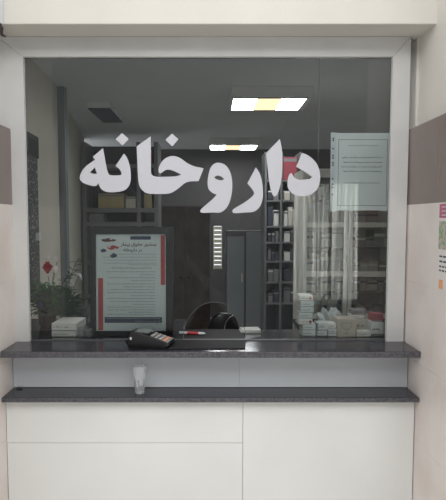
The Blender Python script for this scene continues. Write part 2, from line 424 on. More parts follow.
re_ = [(201, 107, 1), (215, 130), (223, 165), (224, 205), (215, 235), (195, 253), (165, 256), (130, 258), (124, 250), (133, 241), (165, 222), (188, 204), (195, 192), (188, 178), (173, 160, 1)]
alef = [(280, 13, 1), (235, 60, 1), (240, 110), (247, 165), (253, 190), (262, 203), (273, 193), (283, 160), (288, 110), (287, 50)]
dal = [(262, 72, 1), (302, 90), (342, 130), (362, 185), (360, 240), (340, 282), (300, 308), (250, 313), (206, 296), (183, 265), (182, 225), (190, 195), (203, 185), (215, 204), (232, 218), (262, 222), (300, 217), (319, 208, 1), (300, 192), (265, 170), (229, 149, 1)]
for nm, lps, fr_ in (('letter', [he, heh], A_), ('letter_dot', [dot1], A_), ('letter', [kha], B_), ('letter_dot', [dot2], B_), ('letter', [waw, wawh], C_), ('letter', [re_], C_), ('letter', [alef], C_), ('letter', [dal], D_)):
    outline(nm, [cv(l, *fr_) for l in lps], YW-.0003, .0006, M['vinyl'], let)

# ================================================================ COUNTERS
def slab(name, label, boxes, edge):
    t = thing(name, label, 'counter', (0, 0, 0))
    B('stone_top', M['granite'], t, *boxes, bev=.0015)
    B('worn_edge', M['gran_edge'], t, edge, bev=.002)
    return t
slab('counter_slab', 'upper dark grey granite counter under the glass, holding the card terminal',
     [(-.785, .773, 1.764, 2.0605, ZC-.020, ZC), (-.13, .40, 2.061, 2.125, ZC-.020, ZC), (-1.095, -.1305, 2.061, 2.36, ZC-.020, ZC), (.4005, 1.30, 2.061, 2.36, ZC-.020, ZC)], (-.785, .773, 1.7595, 1.7638, ZC-.0225, ZC-.0008))
slab('counter_slab', 'lower dark grey granite ledge with a plastic cup on it',
     [(-.785, .773, 1.764, 1.872, .8185, .8345)], (-.785, .773, 1.7595, 1.7638, .8175, .8338))
tag(B('desk_carcass', M['greycard'], None, (-1.09, 1.29, 2.065, 2.12, 0, ZC-.021), (-1.09, -.135, 2.1201, 2.35, 0, ZC-.021), (.405, 1.29, 2.1201, 2.35, 0, ZC-.021)), 'desk body under the inner end of the granite counter', 'desk')
# black mat
bm = bmesh.new()
q = [at(130, 348.6, 1.785), at(245, 346.5, 1.80), at(245.5, 330.5, 2.115), at(119, 330.5, 2.115)]
lo = [bm.verts.new((p.x, p.y, ZC+.0005)) for p in q]; hi = [bm.verts.new((p.x, p.y, ZC+.0035)) for p in q]
bm.faces.new(lo[::-1]); bm.faces.new(hi)
for i in range(4): bm.faces.new((lo[i], lo[(i+1) % 4], hi[(i+1) % 4], hi[i]))
tag(obj('counter_mat', bm, M['rubber']), 'black mat lying on the upper counter beneath the card terminal', 'mat')
ZM = ZC+.0036

# card terminal
t = thing('card_terminal', 'black card payment terminal lying on the counter before the framed poster', 'card terminal', (-.236, 1.862, ZM), R(-14))
bm = bmesh.new()   # long body, thick at the screen end (left)
prof = [(-.082, .0), (-.086, .012), (-.078, .040), (-.060, .052), (-.030, .050), (.030, .032), (.078, .018), (.084, .008), (.078, 0)]
for yy, sc_ in ((-.036, .92), (-.040, 1.0), (.040, 1.0), (.036, .92)): pass
rings = []
for yy, k in ((-.041, .93), (-.037, 1), (.037, 1), (.041, .93)):
    rings.append([bm.verts.new((x*k, yy, max(0, z)*k)) for x, z in prof])
n = len(prof)
for a in range(3):
    for i in range(n): bm.faces.new((rings[a][i], rings[a][(i+1) % n], rings[a+1][(i+1) % n], rings[a+1][i]))
bm.faces.new(rings[0]); bm.faces.new(rings[-1][::-1])
obj('terminal_body', bm, M['black'], t)
def slope(x): return .050+(x+.030)*(.032-.050)/.060 if x < .03 else .032+(x-.03)*(.018-.032)/.048
ang = math.atan2(.018, .060)
s_ = B('screen', M['lcd'], t, (-.028, .028, -.027, .027, -.001, .0015), M4=Matrix.Translation((-.030, 0, .0505)) @ Matrix.Rotation(R(4), 4, 'Y'))
for r_ in range(4):
    for c_ in range(3):
        x = .012+r_*.0165; y = -.022+c_*.022
        B('key', M['keyorange'] if r_ == 3 else M['keys'], t, (-.006, .006, -.008, .008, -.001, .002), M4=Matrix.Translation((x, y, slope(x))) @ Matrix.Rotation(ang, 4, 'Y'), bev=.0008)
B('paper_cover', M['black'], t, (-.078, -.062, -.028, .028, .040, .0535), bev=.003)
B('side_logo_dot', M['plate_white'], t, (-.074, -.066, -.0418, -.0405, .022, .032), bev=.0005)
# thin card / pen beside the terminal
t = thing('ballpoint_pen', 'red and white pen lying on the black mat right of the card terminal', 'pen', (-.085, 2.02, ZM+.0055), R(-8))
bm = bmesh.new(); tube(bm, [(-.055, 0, 0), (.045, 0, 0), (.058, 0, 0)], [.0053, .0053, .002], 10); obj('pen_barrel', bm, M['plate_white'], t)
bm = bmesh.new(); tube(bm, [(-.02, 0, 0), (.028, 0, 0)], .0056, 10); obj('pen_grip', bm, M['red'], t)
# folded white paper behind hatch
t = thing('paper_slip', 'white folded paper lying behind the hatch, right of the black mat', 'paper', (.165, 2.085, ZC+.0005), R(6))
bm = bmesh.new()
for k, z in enumerate((0, .007)): box(bm, -.043+.004*k, .043, -.032, .032, z, z+.006, bev=.001)
obj('paper_leaf', bm, M['white'], t)

# framed poster on the counter
ft = at(131, 227, 2.03); fb = ZC+.001
pl, pr = at(95.5, 280, 2.015).x, at(165.8, 280, 2.015).x
fl, fr2 = at(89.3, 280, 2.0).x, at(173, 280, 2.0).x
PH = at(131, 227, 2.03).z-ZC
t = thing('framed_poster', 'black framed patient rights poster standing inside the glass on the counter', 'poster', ((fl+fr2)/2, 2.003, ZC+.0008))
t.rotation_euler = (R(-3), 0, 0)
hw = (fr2-fl)/2; pw = (pr-pl)/2; pc = (pl+pr)/2-(fl+fr2)/2
PB, PT = .020, PH-.030
B('picture_frame', M['black_frame'], t, (-hw, pc-pw, 0, .018, 0, PH), (pc+pw, hw, 0, .018, 0, PH), (pc-pw, pc+pw, 0, .018, PT, PH), (pc-pw, pc+pw, 0, .018, 0, PB), bev=.0015)
B('backing_board', M['darkcard'], t, (-hw+.004, hw-.004, .0185, .022, .004, PH-.004))
pp = B('poster_sheet', M['paper'], t, (pc-pw, pc+pw, .010, .012, PB, PT))
def px2(x, y):   # crop 80,225 scale 4 -> poster-local x,z
    u = (x/4+80-95.5)/(165.8-95.5); v = (y/4+225-234.5)/(332-234.5)
    return pc-pw+u*2*pw, PT-v*(PT-PB)
YS = .0098
def prect(name, m, x0, y0, x1, y1):
    a = px2(x0, y0); b = px2(x1, y1)
    return B(name, M[m], t, (a[0], b[0], YS-.0005, YS, b[1], a[1]))
prect('red_bar', 'red', 322, 42, 339, 243); prect('red_bar', 'red', 70, 215, 90, 426)
prect('navy_title_block', 'navy', 200, 46, 282, 60); prect('navy_footer', 'navy', 96, 373, 327, 396)
a = px2(305, 84); text_mesh('title_text', shape('منشور حقوق بیمار'), .0205, a[0], a[1]-.001, YS, M['title'], t)
a = px2(247, 106); text_mesh('title_text', shape('در داروخانه'), .0185, a[0], a[1]-.001, YS, M['ink'], t)
rnd = random.Random(3); bm = bmesh.new()
def prow(x1, y, x0, h, b):
    a = px2(x1, y); c = px2(x0, y); ink(b, a[0], a[1], a[0]-c[0], h, YS, rnd)
for y, x0, x1 in ((119, 140, 310), (131, 90, 308), (143, 94, 306), (155, 92, 306), (162, 190, 306)): prow(x1, y, x0, .0042, bm)
ys = [190, 202, 214, 226, 239, 251, 262, 274, 286, 298, 310, 322, 333, 344, 354, 363]
xs = [104, 236, 112, 200, 104, 170, 104, 108, 200, 104, 116, 210, 108, 104, 190, 104]
for y, x0 in zip(ys, xs): prow(298, y, x0, .0048, bm)
obj('body_text', bm, M['ink_soft'], t)
bm = bmesh.new(); prow(285, 175, 122, .0058, bm); obj('subheading_text', bm, M['ink'], t)
bm = bmesh.new(); prow(322, 402, 300, .005, bm); obj('footnote_text', bm, M['ink'], t)
bm = bmesh.new()
for y, x0 in ((379, 104), (390, 104)):
    prow(320, y, x0 if y < 385 else 220, .0045, bm)
for v in bm.verts: v.co.y -= .0006
obj('footer_text', bm, M['sheet'], t)
# three small pill/flower pictures at the sheet's upper left
for (x, y, sx, sy, m1) in ((112, 62, 30, 7, 'title'), (130, 92, 24, 8, 'red'), (92, 104, 12, 7, 'navy'), (132, 124, 14, 9, 'navy')):
    bm = bmesh.new(); a = px2(x, y); k = (pw*2)/(70.3*4)
    lp = [bm.verts.new((a[0]+k*sx*math.cos(i*.3927)*(1+.15*math.sin(i*2.1)), YS-.0004, a[1]+k*sy*math.sin(i*.3927)*(1+.2*math.cos(i*1.7)))) for i in range(16)]
    bm.faces.new(lp); r_ = bmesh.ops.extrude_face_region(bm, geom=bm.faces[:])
    for v in [g for g in r_['geom'] if isinstance(g, bmesh.types.BMVert)]: v.co.y += .0003
    obj('printed_picture', bm, M[m1], t)
for x, y in ((96, 55), (122, 58), (116, 90), (140, 97), (122, 118)):
    a = px2(x, y); B('picture_highlight', M['petal'], t, (a[0]-.005, a[0]+.005, YS-.0009, YS-.0005, a[1]-.003, a[1]+.003))
B('cover_glass', M['cab_glass'], t, (pc-pw, pc+pw, .004, .006, PB, PT))

# notice in a punched plastic sleeve, taped to the inside of the glass
YN = YW+.0066
t = thing('paper_notice', 'pale paper notice in a punched plastic sleeve at the upper right of the glass', 'notice', (0, 0, 0))
a = at(335.5, 133, YN); b = at(387.5, 210.5, YN)
nx0, nx1, nz1, nz0 = a.x, b.x, a.z, b.z
B('notice_sheet', M['sheet'], t, (nx0, nx1, YN+.0006, YN+.0011, nz0, nz1))
sl = at(331, 133, YN).x
B('punched_strip', M['strip'], t, (sl, nx0+.002, YN+.0001, YN+.0005, nz0-.004, nz1+.002))
for k, z in enumerate([.93, .905, .80, .71, .68, .62, .59, .41, .34, .30, .21]):
    zz = nz0+(nz1-nz0)*z; B('punch_hole', M['ink'], t, (sl+.0065, sl+.0125, YN-.0001, YN+.0001, zz-.003, zz+.003))
def n2(x, y):
    p = at(320+x/5.55, 125+y/5.55, YN); return p.x, p.z
bm = bmesh.new()
x0, z1 = n2(103, 80); x1, z0 = n2(368, 448)
th = .0016
for bb in ((x0, x1, z1-th, z1), (x0, x1, z0, z0+th), (x0, x0+th, z0, z1), (x1-th, x1, z0, z1)): box(bm, bb[0], bb[1], YN+.0001, YN+.0005, bb[2], bb[3])
obj('border_line', bm, M['ink_mid'], t)
rnd = random.Random(5)
for y, xa, xb, h in ((115, 158, 322, .0045), (182, 122, 345, .0062), (208, 122, 345, .0062), (233, 118, 342, .0062), (258, 128, 342, .0062), (322, 128, 330, .005)):
    bm = bmesh.new(); x1, z = n2(xb, y); xq, _ = n2(xa, y); ink(bm, x1, z, x1-xq, h, YN+.0005, rnd); obj('notice_text', bm, M['ink_mid'], t)

# ================================================================ THINGS BEHIND THE GLASS ON THE COUNTER
def med_box(w_, d_, h_, m, label, logo='red', icon=None):
    t = thing('medicine_box', label, 'box')
    B('carton', M[m], t, (-w_/2, w_/2, -d_/2, d_/2, 0, h_), bev=.0018)
    bm = bmesh.new(); ink(bm, w_*.18, h_*.5, w_*.6, h_*.22, -d_/2, random.Random(int(w_*1e4)), th=.0004); obj('printed_text', bm, M['ink_mid'], t)
    B('seam_shade', M['greycard'], t, (-w_/2+.001, w_/2-.001, -d_/2-.0005, -d_/2, .0016, h_*.17))  # grey strip paints the shade line where stacked boxes meet
    if logo:
        bm = bmesh.new(); lathe(bm, [(h_*.26, 0), (h_*.26, .0004)], 14, M4=Matrix.Translation((w_*.33, -d_/2, h_*.5)) @ Matrix.Rotation(R(90), 4, 'X')); obj('round_logo', bm, M[logo], t)
    return t
zc = ZC+.0004
# tall stack of seven
ys0 = 1.995
def stackx(px, Y): return at(px, 320, Y).x
xs_ = [(299.5, 317), (298.5, 315.5), (299.5, 317.5), (297.8, 314.5), (299, 316.5), (299.4, 317.5), (297.6, 313.5)]
# bottom to top from the photograph
rows = [(302, 316.5), (303, 316.6), (299.5, 312.5), (299.3, 313.2), (300, 314.2), (300.2, 315), (298.5, 313.3)]
h7 = (at(306, 295.5, ys0).z-zc)/7-.0003
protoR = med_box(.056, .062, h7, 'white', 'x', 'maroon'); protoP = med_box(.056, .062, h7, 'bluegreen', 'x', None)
where = ['bottom box', 'second box from the bottom', 'third box from the bottom', 'middle box', 'third box from the top', 'second box from the top', 'topmost box with a red round mark']
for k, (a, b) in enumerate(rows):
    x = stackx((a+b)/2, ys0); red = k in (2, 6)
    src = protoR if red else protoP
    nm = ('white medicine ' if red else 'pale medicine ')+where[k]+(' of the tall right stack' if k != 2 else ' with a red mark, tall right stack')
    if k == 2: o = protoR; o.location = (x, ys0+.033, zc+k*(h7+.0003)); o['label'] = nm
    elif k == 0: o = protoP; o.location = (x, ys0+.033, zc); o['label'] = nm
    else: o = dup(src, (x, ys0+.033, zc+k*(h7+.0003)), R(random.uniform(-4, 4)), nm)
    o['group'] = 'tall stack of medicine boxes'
def mb(px0, px1, py0, py1, Y, m, label, logo=None, d_=.07, rz=0, z=None, group=None):
    a = at(px0, py0, Y); b = at(px1, py1, Y); z0 = zc if z is None else z
    o = med_box(b.x-a.x, d_, a.z-b.z if z is not None else a.z-zc, m, label, logo); o.location = ((a.x+b.x)/2, Y+d_/2, z0); o.rotation_euler.z = R(rz)
    if group: o['group'] = group
    return o, z0+((a.z-b.z) if z is not None else a.z-zc)+.0004
# pair on the left by the flowers
G = 'pair of boxes by the flowers'
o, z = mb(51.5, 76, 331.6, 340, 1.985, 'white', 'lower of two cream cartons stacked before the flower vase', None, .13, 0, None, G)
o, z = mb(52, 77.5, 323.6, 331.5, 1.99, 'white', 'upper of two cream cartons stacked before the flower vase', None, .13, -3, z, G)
# right-hand crowd
G = 'low boxes on the right of the counter'
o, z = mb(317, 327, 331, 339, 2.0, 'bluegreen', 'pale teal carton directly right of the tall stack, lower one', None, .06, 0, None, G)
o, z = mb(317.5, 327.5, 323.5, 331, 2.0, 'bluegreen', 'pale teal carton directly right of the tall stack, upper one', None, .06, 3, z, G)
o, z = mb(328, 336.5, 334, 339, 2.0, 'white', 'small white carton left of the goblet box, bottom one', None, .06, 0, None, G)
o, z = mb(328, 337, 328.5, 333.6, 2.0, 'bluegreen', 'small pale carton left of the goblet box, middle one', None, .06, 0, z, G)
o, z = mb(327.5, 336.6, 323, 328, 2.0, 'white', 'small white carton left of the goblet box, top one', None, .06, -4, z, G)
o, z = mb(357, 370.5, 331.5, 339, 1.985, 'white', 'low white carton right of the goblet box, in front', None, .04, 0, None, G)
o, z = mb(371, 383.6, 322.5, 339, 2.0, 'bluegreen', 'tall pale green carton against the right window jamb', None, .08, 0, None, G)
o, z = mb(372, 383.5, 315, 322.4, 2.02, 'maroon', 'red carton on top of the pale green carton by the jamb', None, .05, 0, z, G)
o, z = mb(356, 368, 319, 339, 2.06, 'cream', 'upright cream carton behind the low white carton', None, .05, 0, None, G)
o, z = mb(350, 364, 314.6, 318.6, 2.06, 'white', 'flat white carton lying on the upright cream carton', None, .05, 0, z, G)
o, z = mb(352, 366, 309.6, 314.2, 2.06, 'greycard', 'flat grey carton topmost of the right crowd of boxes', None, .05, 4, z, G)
# goblet box
a = at(337.5, 319, 1.99); b = at(356, 339, 1.99)
t = thing('goblet_box', 'cream cardboard box printed with a goblet outline, right of the counter', 'box', ((a.x+b.x)/2, 2.025, zc))
wb, hb = b.x-a.x, a.z-zc
B('carton', M['kraft'], t, (-wb/2, wb/2, -.035, .035, 0, hb), bev=.001)
bm = bmesh.new(); s_ = hb/20; yy = -.0354
pts = [(-6*s_, 15.5*s_), (-5.2*s_, 11.5*s_), (-2.5*s_, 8.6*s_), (0, 8*s_), (2.5*s_, 8.6*s_), (5.2*s_, 11.5*s_), (6*s_, 15.5*s_)]
tube(bm, [(x, yy, z) for x, z in pts]+[(-6*s_, yy, 15.5*s_)], .0007, 5)
tube(bm, [(0, yy, 8*s_), (0, yy, 3.4*s_)], .0007, 5); tube(bm, [(-2.3*s_, yy, 3.3*s_), (2.3*s_, yy, 3.3*s_)], .0007, 5)
obj('goblet_symbol', bm, M['ink'], t)
# slate blue bundle of bags behind (fills between)
t = thing('plastic_bag', 'crumpled pale blue plastic bag behind the small cartons', 'bag', (at(329, 322, 2.12).x, 2.14, zc))
bm = bmesh.new(); bmesh.ops.create_icosphere(bm, subdivisions=3, radius=1)
rb = random.Random(2)
for v in bm.verts:
    n = v.co.copy(); k = 1+.16*math.sin(n.x*7+n.z*5)+.1*math.sin(n.y*11+n.x*9)+rb.uniform(-.03, .03)
    v.co = Vector((n.x*.048*k, n.y*.035*k, max(0, (n.z*.55+.5))*.085*k))
obj('bag_film', bm, M['bluegreen'], t)
# crystal / cellophane packs by the left boxes
for k, (px, rz, lb) in enumerate(((82, 20, 'clear cellophane packet right of the cream cartons'), (89, -15, 'clear crumpled packet leaning by the poster frame'))):
    t = thing('cellophane_packet', lb, 'packet', (at(px, 336, 1.99).x, 2.0-.01*k, zc), R(rz), 'cellophane packets')
    bm = bmesh.new(); box(bm, -.016, .016, -.012, .012, 0, .036-.006*k)
    bmesh.ops.subdivide_edges(bm, edges=bm.edges[:], cuts=3, use_grid_fill=True)
    for v in bm.verts: v.co += Vector((rb.uniform(-.003, .003), rb.uniform(-.003, .003), rb.uniform(0, .004)))
    obj('film', bm, M['crystal'], t)
    bm = bmesh.new()
    for j in range(5): box(bm, -.013+j*.0053, -.0095+j*.0053, -.004, .004, .002+.002*(j % 2), .022+.003*(j % 3), bev=.0006)
    obj('packet_content', bm, M['steel'], t)

# flowers in a vase
vx = at(45, 320, 2.14).x
t = thing('flower_arrangement', 'dark vase of artificial flowers with one red rose at the window left', 'flowers', (vx, 2.17, zc))
bm = bmesh.new(); lathe(bm, [(.030, 0), (.036, .02), (.040, .06), (.032, .10), (.026, .125), (.034, .14)], 20); obj('vase', bm, M['vase'], t, True)
def lw(px, py, Y=2.17): p = at(px, py, Y); return Vector((p.x-vx, Y-2.17, p.z-zc))
rf = random.Random(11)
def blade(bm, base, tip, wd, droop):
    base, tip = Vector(base), Vector(tip); mid = (base+tip)/2+Vector((0, 0, droop)); L = []
    side = (tip-base).cross(Vector((0, 1, .2))).normalized()
    for i in range(6):
        u = i/5; p = base*(1-u)**2+mid*2*u*(1-u)+tip*u*u
        ww = wd*math.sin(math.pi*min(.97, .12+u*.85)); L.append((bm.verts.new(p-side*ww), bm.verts.new(p+Vector((0, -ww*.4, 0))), bm.verts.new(p+side*ww)))
    for i in range(5):
        for j in (0, 1): bm.faces.new((L[i][j], L[i][j+1], L[i+1][j+1], L[i+1][j]))
bm = bmesh.new()
for k in range(480):
    hub = lw(rf.uniform(38, 72), rf.uniform(292, 316), 2.17+rf.uniform(-.06, .05)); a = rf.uniform(-2.6, 2.6)
    l = rf.uniform(.03, .085)
    blade(bm, hub, hub+Vector((math.sin(a)*l, rf.uniform(-.03, .02), math.cos(a)*l*.5+.008)), .0033, .012)
obj('foliage', bm, M['dkgreen'], t)
bm = bmesh.new()
for k in range(90):
    hub = lw(rf.uniform(33, 60), rf.uniform(284, 306), 2.13+rf.uniform(-.02, .03)); a = rf.uniform(-2.2, 2.2); l = rf.uniform(.02, .045)
    blade(bm, hub, hub+Vector((math.sin(a)*l, rf.uniform(-.02, .01), math.cos(a)*l*.7)), .0042, .006)
obj('foliage', bm, M['green'], t)
bm = bmesh.new()   # feathery frond sweeping to the right
for s0, s1, s2 in (((52, 320), (66, 290), (76, 262)), ((54, 318), (72, 300), (85, 300)), ((54, 320), (72, 308), (86, 318)), ((52, 318), (58, 290), (68, 274))):
    P0, P1, P2 = lw(*s0), lw(*s1), lw(*s2)
    pts = [P0*(1-u)**2+P1*2*u*(1-u)+P2*u*u for u in [i/14 for i in range(15)]]
    tube(bm, pts, .0012, 5)
    for p in pts[4:]:
        for q_ in range(3):
            a = rf.uniform(-1.9, 1.9); l = rf.uniform(.02, .04); blade(bm, p, p+Vector((math.sin(a)*l, rf.uniform(-.02, .01), math.cos(a)*l*.8)), .0015, .004)
obj('fern_frond', bm, M['dkgreen'], t)
bm = bmesh.new()
for tip in ((48, 276), (55, 282), (57, 262), (54, 270), (40, 306)):
    tube(bm, [Vector((0, 0, .10)), (Vector((0, 0, .12))+lw(*tip))*.5+Vector((.01, 0, .02)), lw(*tip)], .0014, 6)
obj('stem', bm, M['green'], t)
def blossom(name, px, py, r, m, n=5, open_=.6):
    c = lw(px, py, 2.12); bm = bmesh.new()
    for ring in range(3):
        for k in range(n):
            a = 2*math.pi*k/n+ring*.6; rr = r*(.45+.28*ring); tl = open_*(.4+.3*ring)
            vs = []
            for i in range(4):
                u = i/3
                for j in range(5):
                    s = (j/4-.5)*1.5; aa = a+s*(.9-.3*u)
                    rad = rr*(.25+.75*math.sin(u*1.5)*1)+tl*r*.3*u; vs.append(bm.verts.new(c+Vector((math.cos(aa)*rad, math.sin(aa)*rad, -r*.5+u*r*(1.35-.25*ring)-.12*r*(s*s)))))
            for i in range(3):
                for j in range(4): bm.faces.new((vs[i*5+j], vs[i*5+j+1], vs[(i+1)*5+j+1], vs[(i+1)*5+j]))
    lathe(bm, [(r*.3, -r*.6), (r*.5, -r*.3), (r*.4, r*.5)], 10, M4=Matrix.Translation(c))
    for v in bm.verts: v.co = Vector((c.x+(v.co.x-c.x)*.8, v.co.y, c.z+(v.co.z-c.z)*1.5))
    o = obj(name, bm, M[m], t, True); return o
blossom('rose', 47.5, 268.5, .024, 'rose')
blossom('bud', 56.5, 259, .013, 'petal', 4); blossom('bud', 55.5, 270, .015, 'petal', 4); blossom('bud', 48, 258.5, .009, 'petal', 4)
blossom('blossom', 40.5, 305, .012, 'bluefl'); blossom('blossom', 36, 299, .009, 'bluefl'); blossom('blossom', 43, 299, .008, 'bluefl')
bm = bmesh.new()   # pale curled leaf
P = [lw(75.5, 273.5, 2.1), lw(79, 274.5, 2.1), lw(81, 277, 2.1), lw(81.8, 280.5, 2.1)]
L = [(bm.verts.new(p+Vector((-w_, .002, -w_))), bm.verts.new(p+Vector((0, -.003, 0))), bm.verts.new(p+Vector((w_, .002, w_)))) for p, w_ in zip(P, (.001, .0045, .0045, .001))]
for i in range(3):
    for j in (0, 1): bm.faces.new((L[i][j], L[i][j+1], L[i+1][j+1], L[i+1][j]))
obj('white_petal', bm, M['plate_white'], t)
bm = bmesh.new(); tube(bm, [lw(54, 318), lw(68, 300), lw(79, 276, 2.1)], .0011, 5); obj('stem', bm, M['dkgreen'], t)
# dark tray / wicker basket behind the left cartons
a = at(63, 315, 2.28); b = at(90, 322, 2.28)
t = thing('wicker_basket', 'low dark grey wicker basket behind the cream cartons', 'basket', ((a.x+b.x)/2, 2.29, zc))
wv = (b.x-a.x)/2
bm = bmesh.new()
for k in range(12): 
    z = .004+k*.006; tube(bm, [(-wv, -.05, z), (wv, -.05, z), (wv, .05, z), (-wv, .05, z), (-wv, -.05, z)], .0032, 6)
for k in range(12): tube(bm, [(-wv+k*wv*2/11, -.052, 0), (-wv+k*wv*2/11, -.052, .074)], .002, 5)
obj('woven_side', bm, M['greycard'], t)
B('basket_bottom', M['darkcard'], t, (-wv, wv, -.05, .05, 0, .004))

# ================================================================ ON THE LOWER LEDGE
cx_, cy_ = at(139.5, 388, 1.81).x, 1.815
t = thing('plastic_cup', 'crumpled clear disposable plastic cup standing on the lower ledge', 'cup', (cx_, cy_, .8349))
hc_ = at(139.5, 366, 1.81).z-.8349
bm = bmesh.new(); lathe(bm, [(.017, 0), (.0175, .002), (.020, hc_*.3), (.0235, hc_*.62), (.026, hc_*.95), (.0265, hc_)], 26, .035, close=False)
bm.verts.ensure_lookup_table()
bmesh.ops.contextual_create(bm, geom=[v for v in bm.verts if v.co.z < 1e-5])
obj('cup_wall', bm, M['cup'], t)
bm = bmesh.new(); tube(bm, [(.0268*math.cos(k*math.pi/12)*(1+.04*math.sin(k*3)), .0268*math.sin(k*math.pi/12), hc_+.001*math.sin(k*1.7)) for k in range(25)], .0009, 6); obj('cup_rim', bm, M['cup'], t)
bm = bmesh.new()
vs = [bm.verts.new(p) for p in ((-.010, -.004, hc_*.50), (-.004, .004, hc_*.42), (.001, -.008, hc_*.26), (.014, -.006, hc_*.30), (.004, .004, hc_*.10), (-.008, -.004, hc_*.12), (-.006, 0, hc_*.3))]
for f in ((0, 1, 2, 6), (2, 3, 4), (2, 4, 5, 6)): bm.faces.new([vs[i] for i in f])
r_ = bmesh.ops.extrude_face_region(bm, geom=bm.faces[:])
for v in [g for g in r_['geom'] if isinstance(g, bmesh.types.BMVert)]: v.co.y += .001
obj('crumpled_film', bm, M['cup'], t)
bm = bmesh.new(); vs = []
t = tag(obj('pebble', (lambda b: (bmesh.ops.create_icosphere(b, subdivisions=2, radius=.5), [setattr(v, 'co', Vector((v.co.x*.030, v.co.y*.010, v.co.z*.007+.0035))) for v in b.verts], b)[2])(bm), M['crack']), 'dark scrap of dirt at the left end of the lower ledge', 'debris')
t.location = (at(19.5, 388, 1.86).x, 1.858, .8349)

# ================================================================ ON THE OUTER WALLS
# leaflet on the right-hand wall
ty = at(438, 240, 1.63)
t = thing('wall_leaflet', 'colourful leaflet with a pink heading on the right side wall', 'leaflet', (.7745, 0, 0))
Y1, Y0 = 1.648, 1.43
def wy(py, Y=1.64): return at(438, py, Y).z
zt, zb = wy(203), wy(291)
B('leaflet_sheet', M['poster_white'], t, (-.0016, -.0008, Y0, Y1, zb, zt))
B('pink_heading', M['pink'], t, (-.0022, -.0017, Y0+.003, Y1-.003, wy(218), wy(204)))
B('green_picture', M['leafprint'], t, (-.0022, -.0017, Y0+.003, Y1-.003, wy(249), wy(221)))
bm = bmesh.new(); rnd = random.Random(9)
for k, py in enumerate((256, 261, 266, 270)):
    z = wy(py); y = Y1-.012
    while y > Y0+.01:
        L_ = rnd.uniform(.012, .03); box(bm, -.0021, -.0017, max(Y0+.006, y-L_), y, z-.003, z+.003); y -= L_+.006
obj('leaflet_text', bm, M['ink_mid'], t)
B('orange_drop', M['orange'], t, (-.0022, -.0017, Y1-.04, Y1-.014, wy(288), wy(279)), bev=.0002)
bm = bmesh.new()
for py in (207, 211, 215): 
    z = wy(py); box(bm, -.0026, -.0023, Y0+.02, Y1-.02, z-.002, z+.001)
obj('heading_text', bm, M['poster_white'], t)
# white cable duct at the upper left
a = at(3.2, 25, 1.79)
t = thing('cable_duct', 'white plastic cable duct at the top left corner of the recess', 'cable duct', (a.x, 1.7935, a.z))
B('duct_body', M['plate_white'], t, (-.045, 0, -.045, 0, 0, .62), bev=.002)
bm = bmesh.new(); e = at(6, 37, 1.90)-Vector((a.x, 1.7935, a.z))
tube(bm, [(-.012, -.02, .001), (-.006, -.005, -.012), (e.x*.6, .03, -.02), (e.x, e.y-.004, e.z)], [.008, .007, .005, .0025], 8); obj('cable_end', bm, M['crack'], t, True)

# ================================================================ ROOM BEHIND
def ceiling_light(label, px0, px1, pyn, Yn, lit=True):
    z = 2.448; a = at(px0, pyn, Yn); b = at(px1, pyn, Yn)
    t = thing('ceiling_light', label, 'ceiling light', ((a.x+b.x)/2, Yn, z), 0, 'ceiling lights'); wd = (b.x-a.x)/2
    B('lamp_housing', M['lampwhite'], t, (-wd-.01, wd+.045, 0, .47, .006, CE-z-.001), bev=.003)
    for k in range(3):
        x0 = -wd+.004+k*(2*wd-.008)/3; x1 = x0+(2*wd-.008)/3-.005
        B('light_panel', M['olight'] if k == 1 and lit else M['wlight'], t, (x0, x1, .015, .42, 0, .0055))
    B('lamp_frame', M['steel'], t, (-wd-.003, wd+.003, .004, .0145, -.002, .0055), (-wd-.003, wd+.003, .421, .43, -.002, .0055), (-wd-.003, -wd+.003, .0145, .421, -.002, .0055), (wd-.003, wd+.003, .0145, .421, -.002, .0055))
    return t
ceiling_light('near square ceiling light with two white and one warm glowing panels', 233.3, 307.8, 98, 3.86)
ceiling_light('added unseen ceiling light just inside the service window, above the counter', 170, 218, 20, 2.30)  # added lamp, out of view, to brighten the counter and near room
ceiling_light('far ceiling light, smaller glowing strip deeper in the room', 210, 258, 145, 6.28)
a = at(87, 106, 4.34); b = at(110.5, 106, 4.34)
t = thing('ceiling_light', 'unlit oblong ceiling fixture near the left wall', 'ceiling light', ((a.x+b.x)/2, 4.34, 2.47), 0, 'ceiling lights')
B('lamp_housing', M['lampwhite'], t, (-.105, .105, 0, .62, .012, .069), bev=.004)
B('lamp_cover', M['darkcard'], t, (-.098, .098, .008, .612, 0, .0115), bev=.003)

# hanging on inner left wall
def lw_x(Y): return -1.10+(Y-2.06)*(-.115/1.8)
t = thing('wall_hanging', 'narrow hanging with dark green top and speckled grey body on inner left wall', 'wall hanging', (0, 0, 0))
def hang(name, m, Y0_, Y1_, z0, z1, off):
    bm = bmesh.new(); pts = [(lw_x(Y0_)+off, Y0_), (lw_x(Y1_)+off, Y1_), (lw_x(Y1_)+off+.02, Y1_), (lw_x(Y0_)+off+.02, Y0_)]
    lo = [bm.verts.new((x, y, z0)) for x, y in pts]; hi = [bm.verts.new((x, y, z1)) for x, y in pts]
    bm.faces.new(lo[::-1]); bm.faces.new(hi)
    for i in range(4): bm.faces.new((lo[i], lo[(i+1) % 4], hi[(i+1) % 4], hi[i]))
    return obj(name, bm, m, t)
hang('patterned_cloth', M['hang_pat'], 2.72, 3.22, 1.0, 1.90, .002); hang('green_header', M['hang_green'], 2.70, 3.25, 1.90, 2.04, .003)
hang('white_tag', M['plate_white'], 3.14, 3.19, 1.36, 1.41, .023)

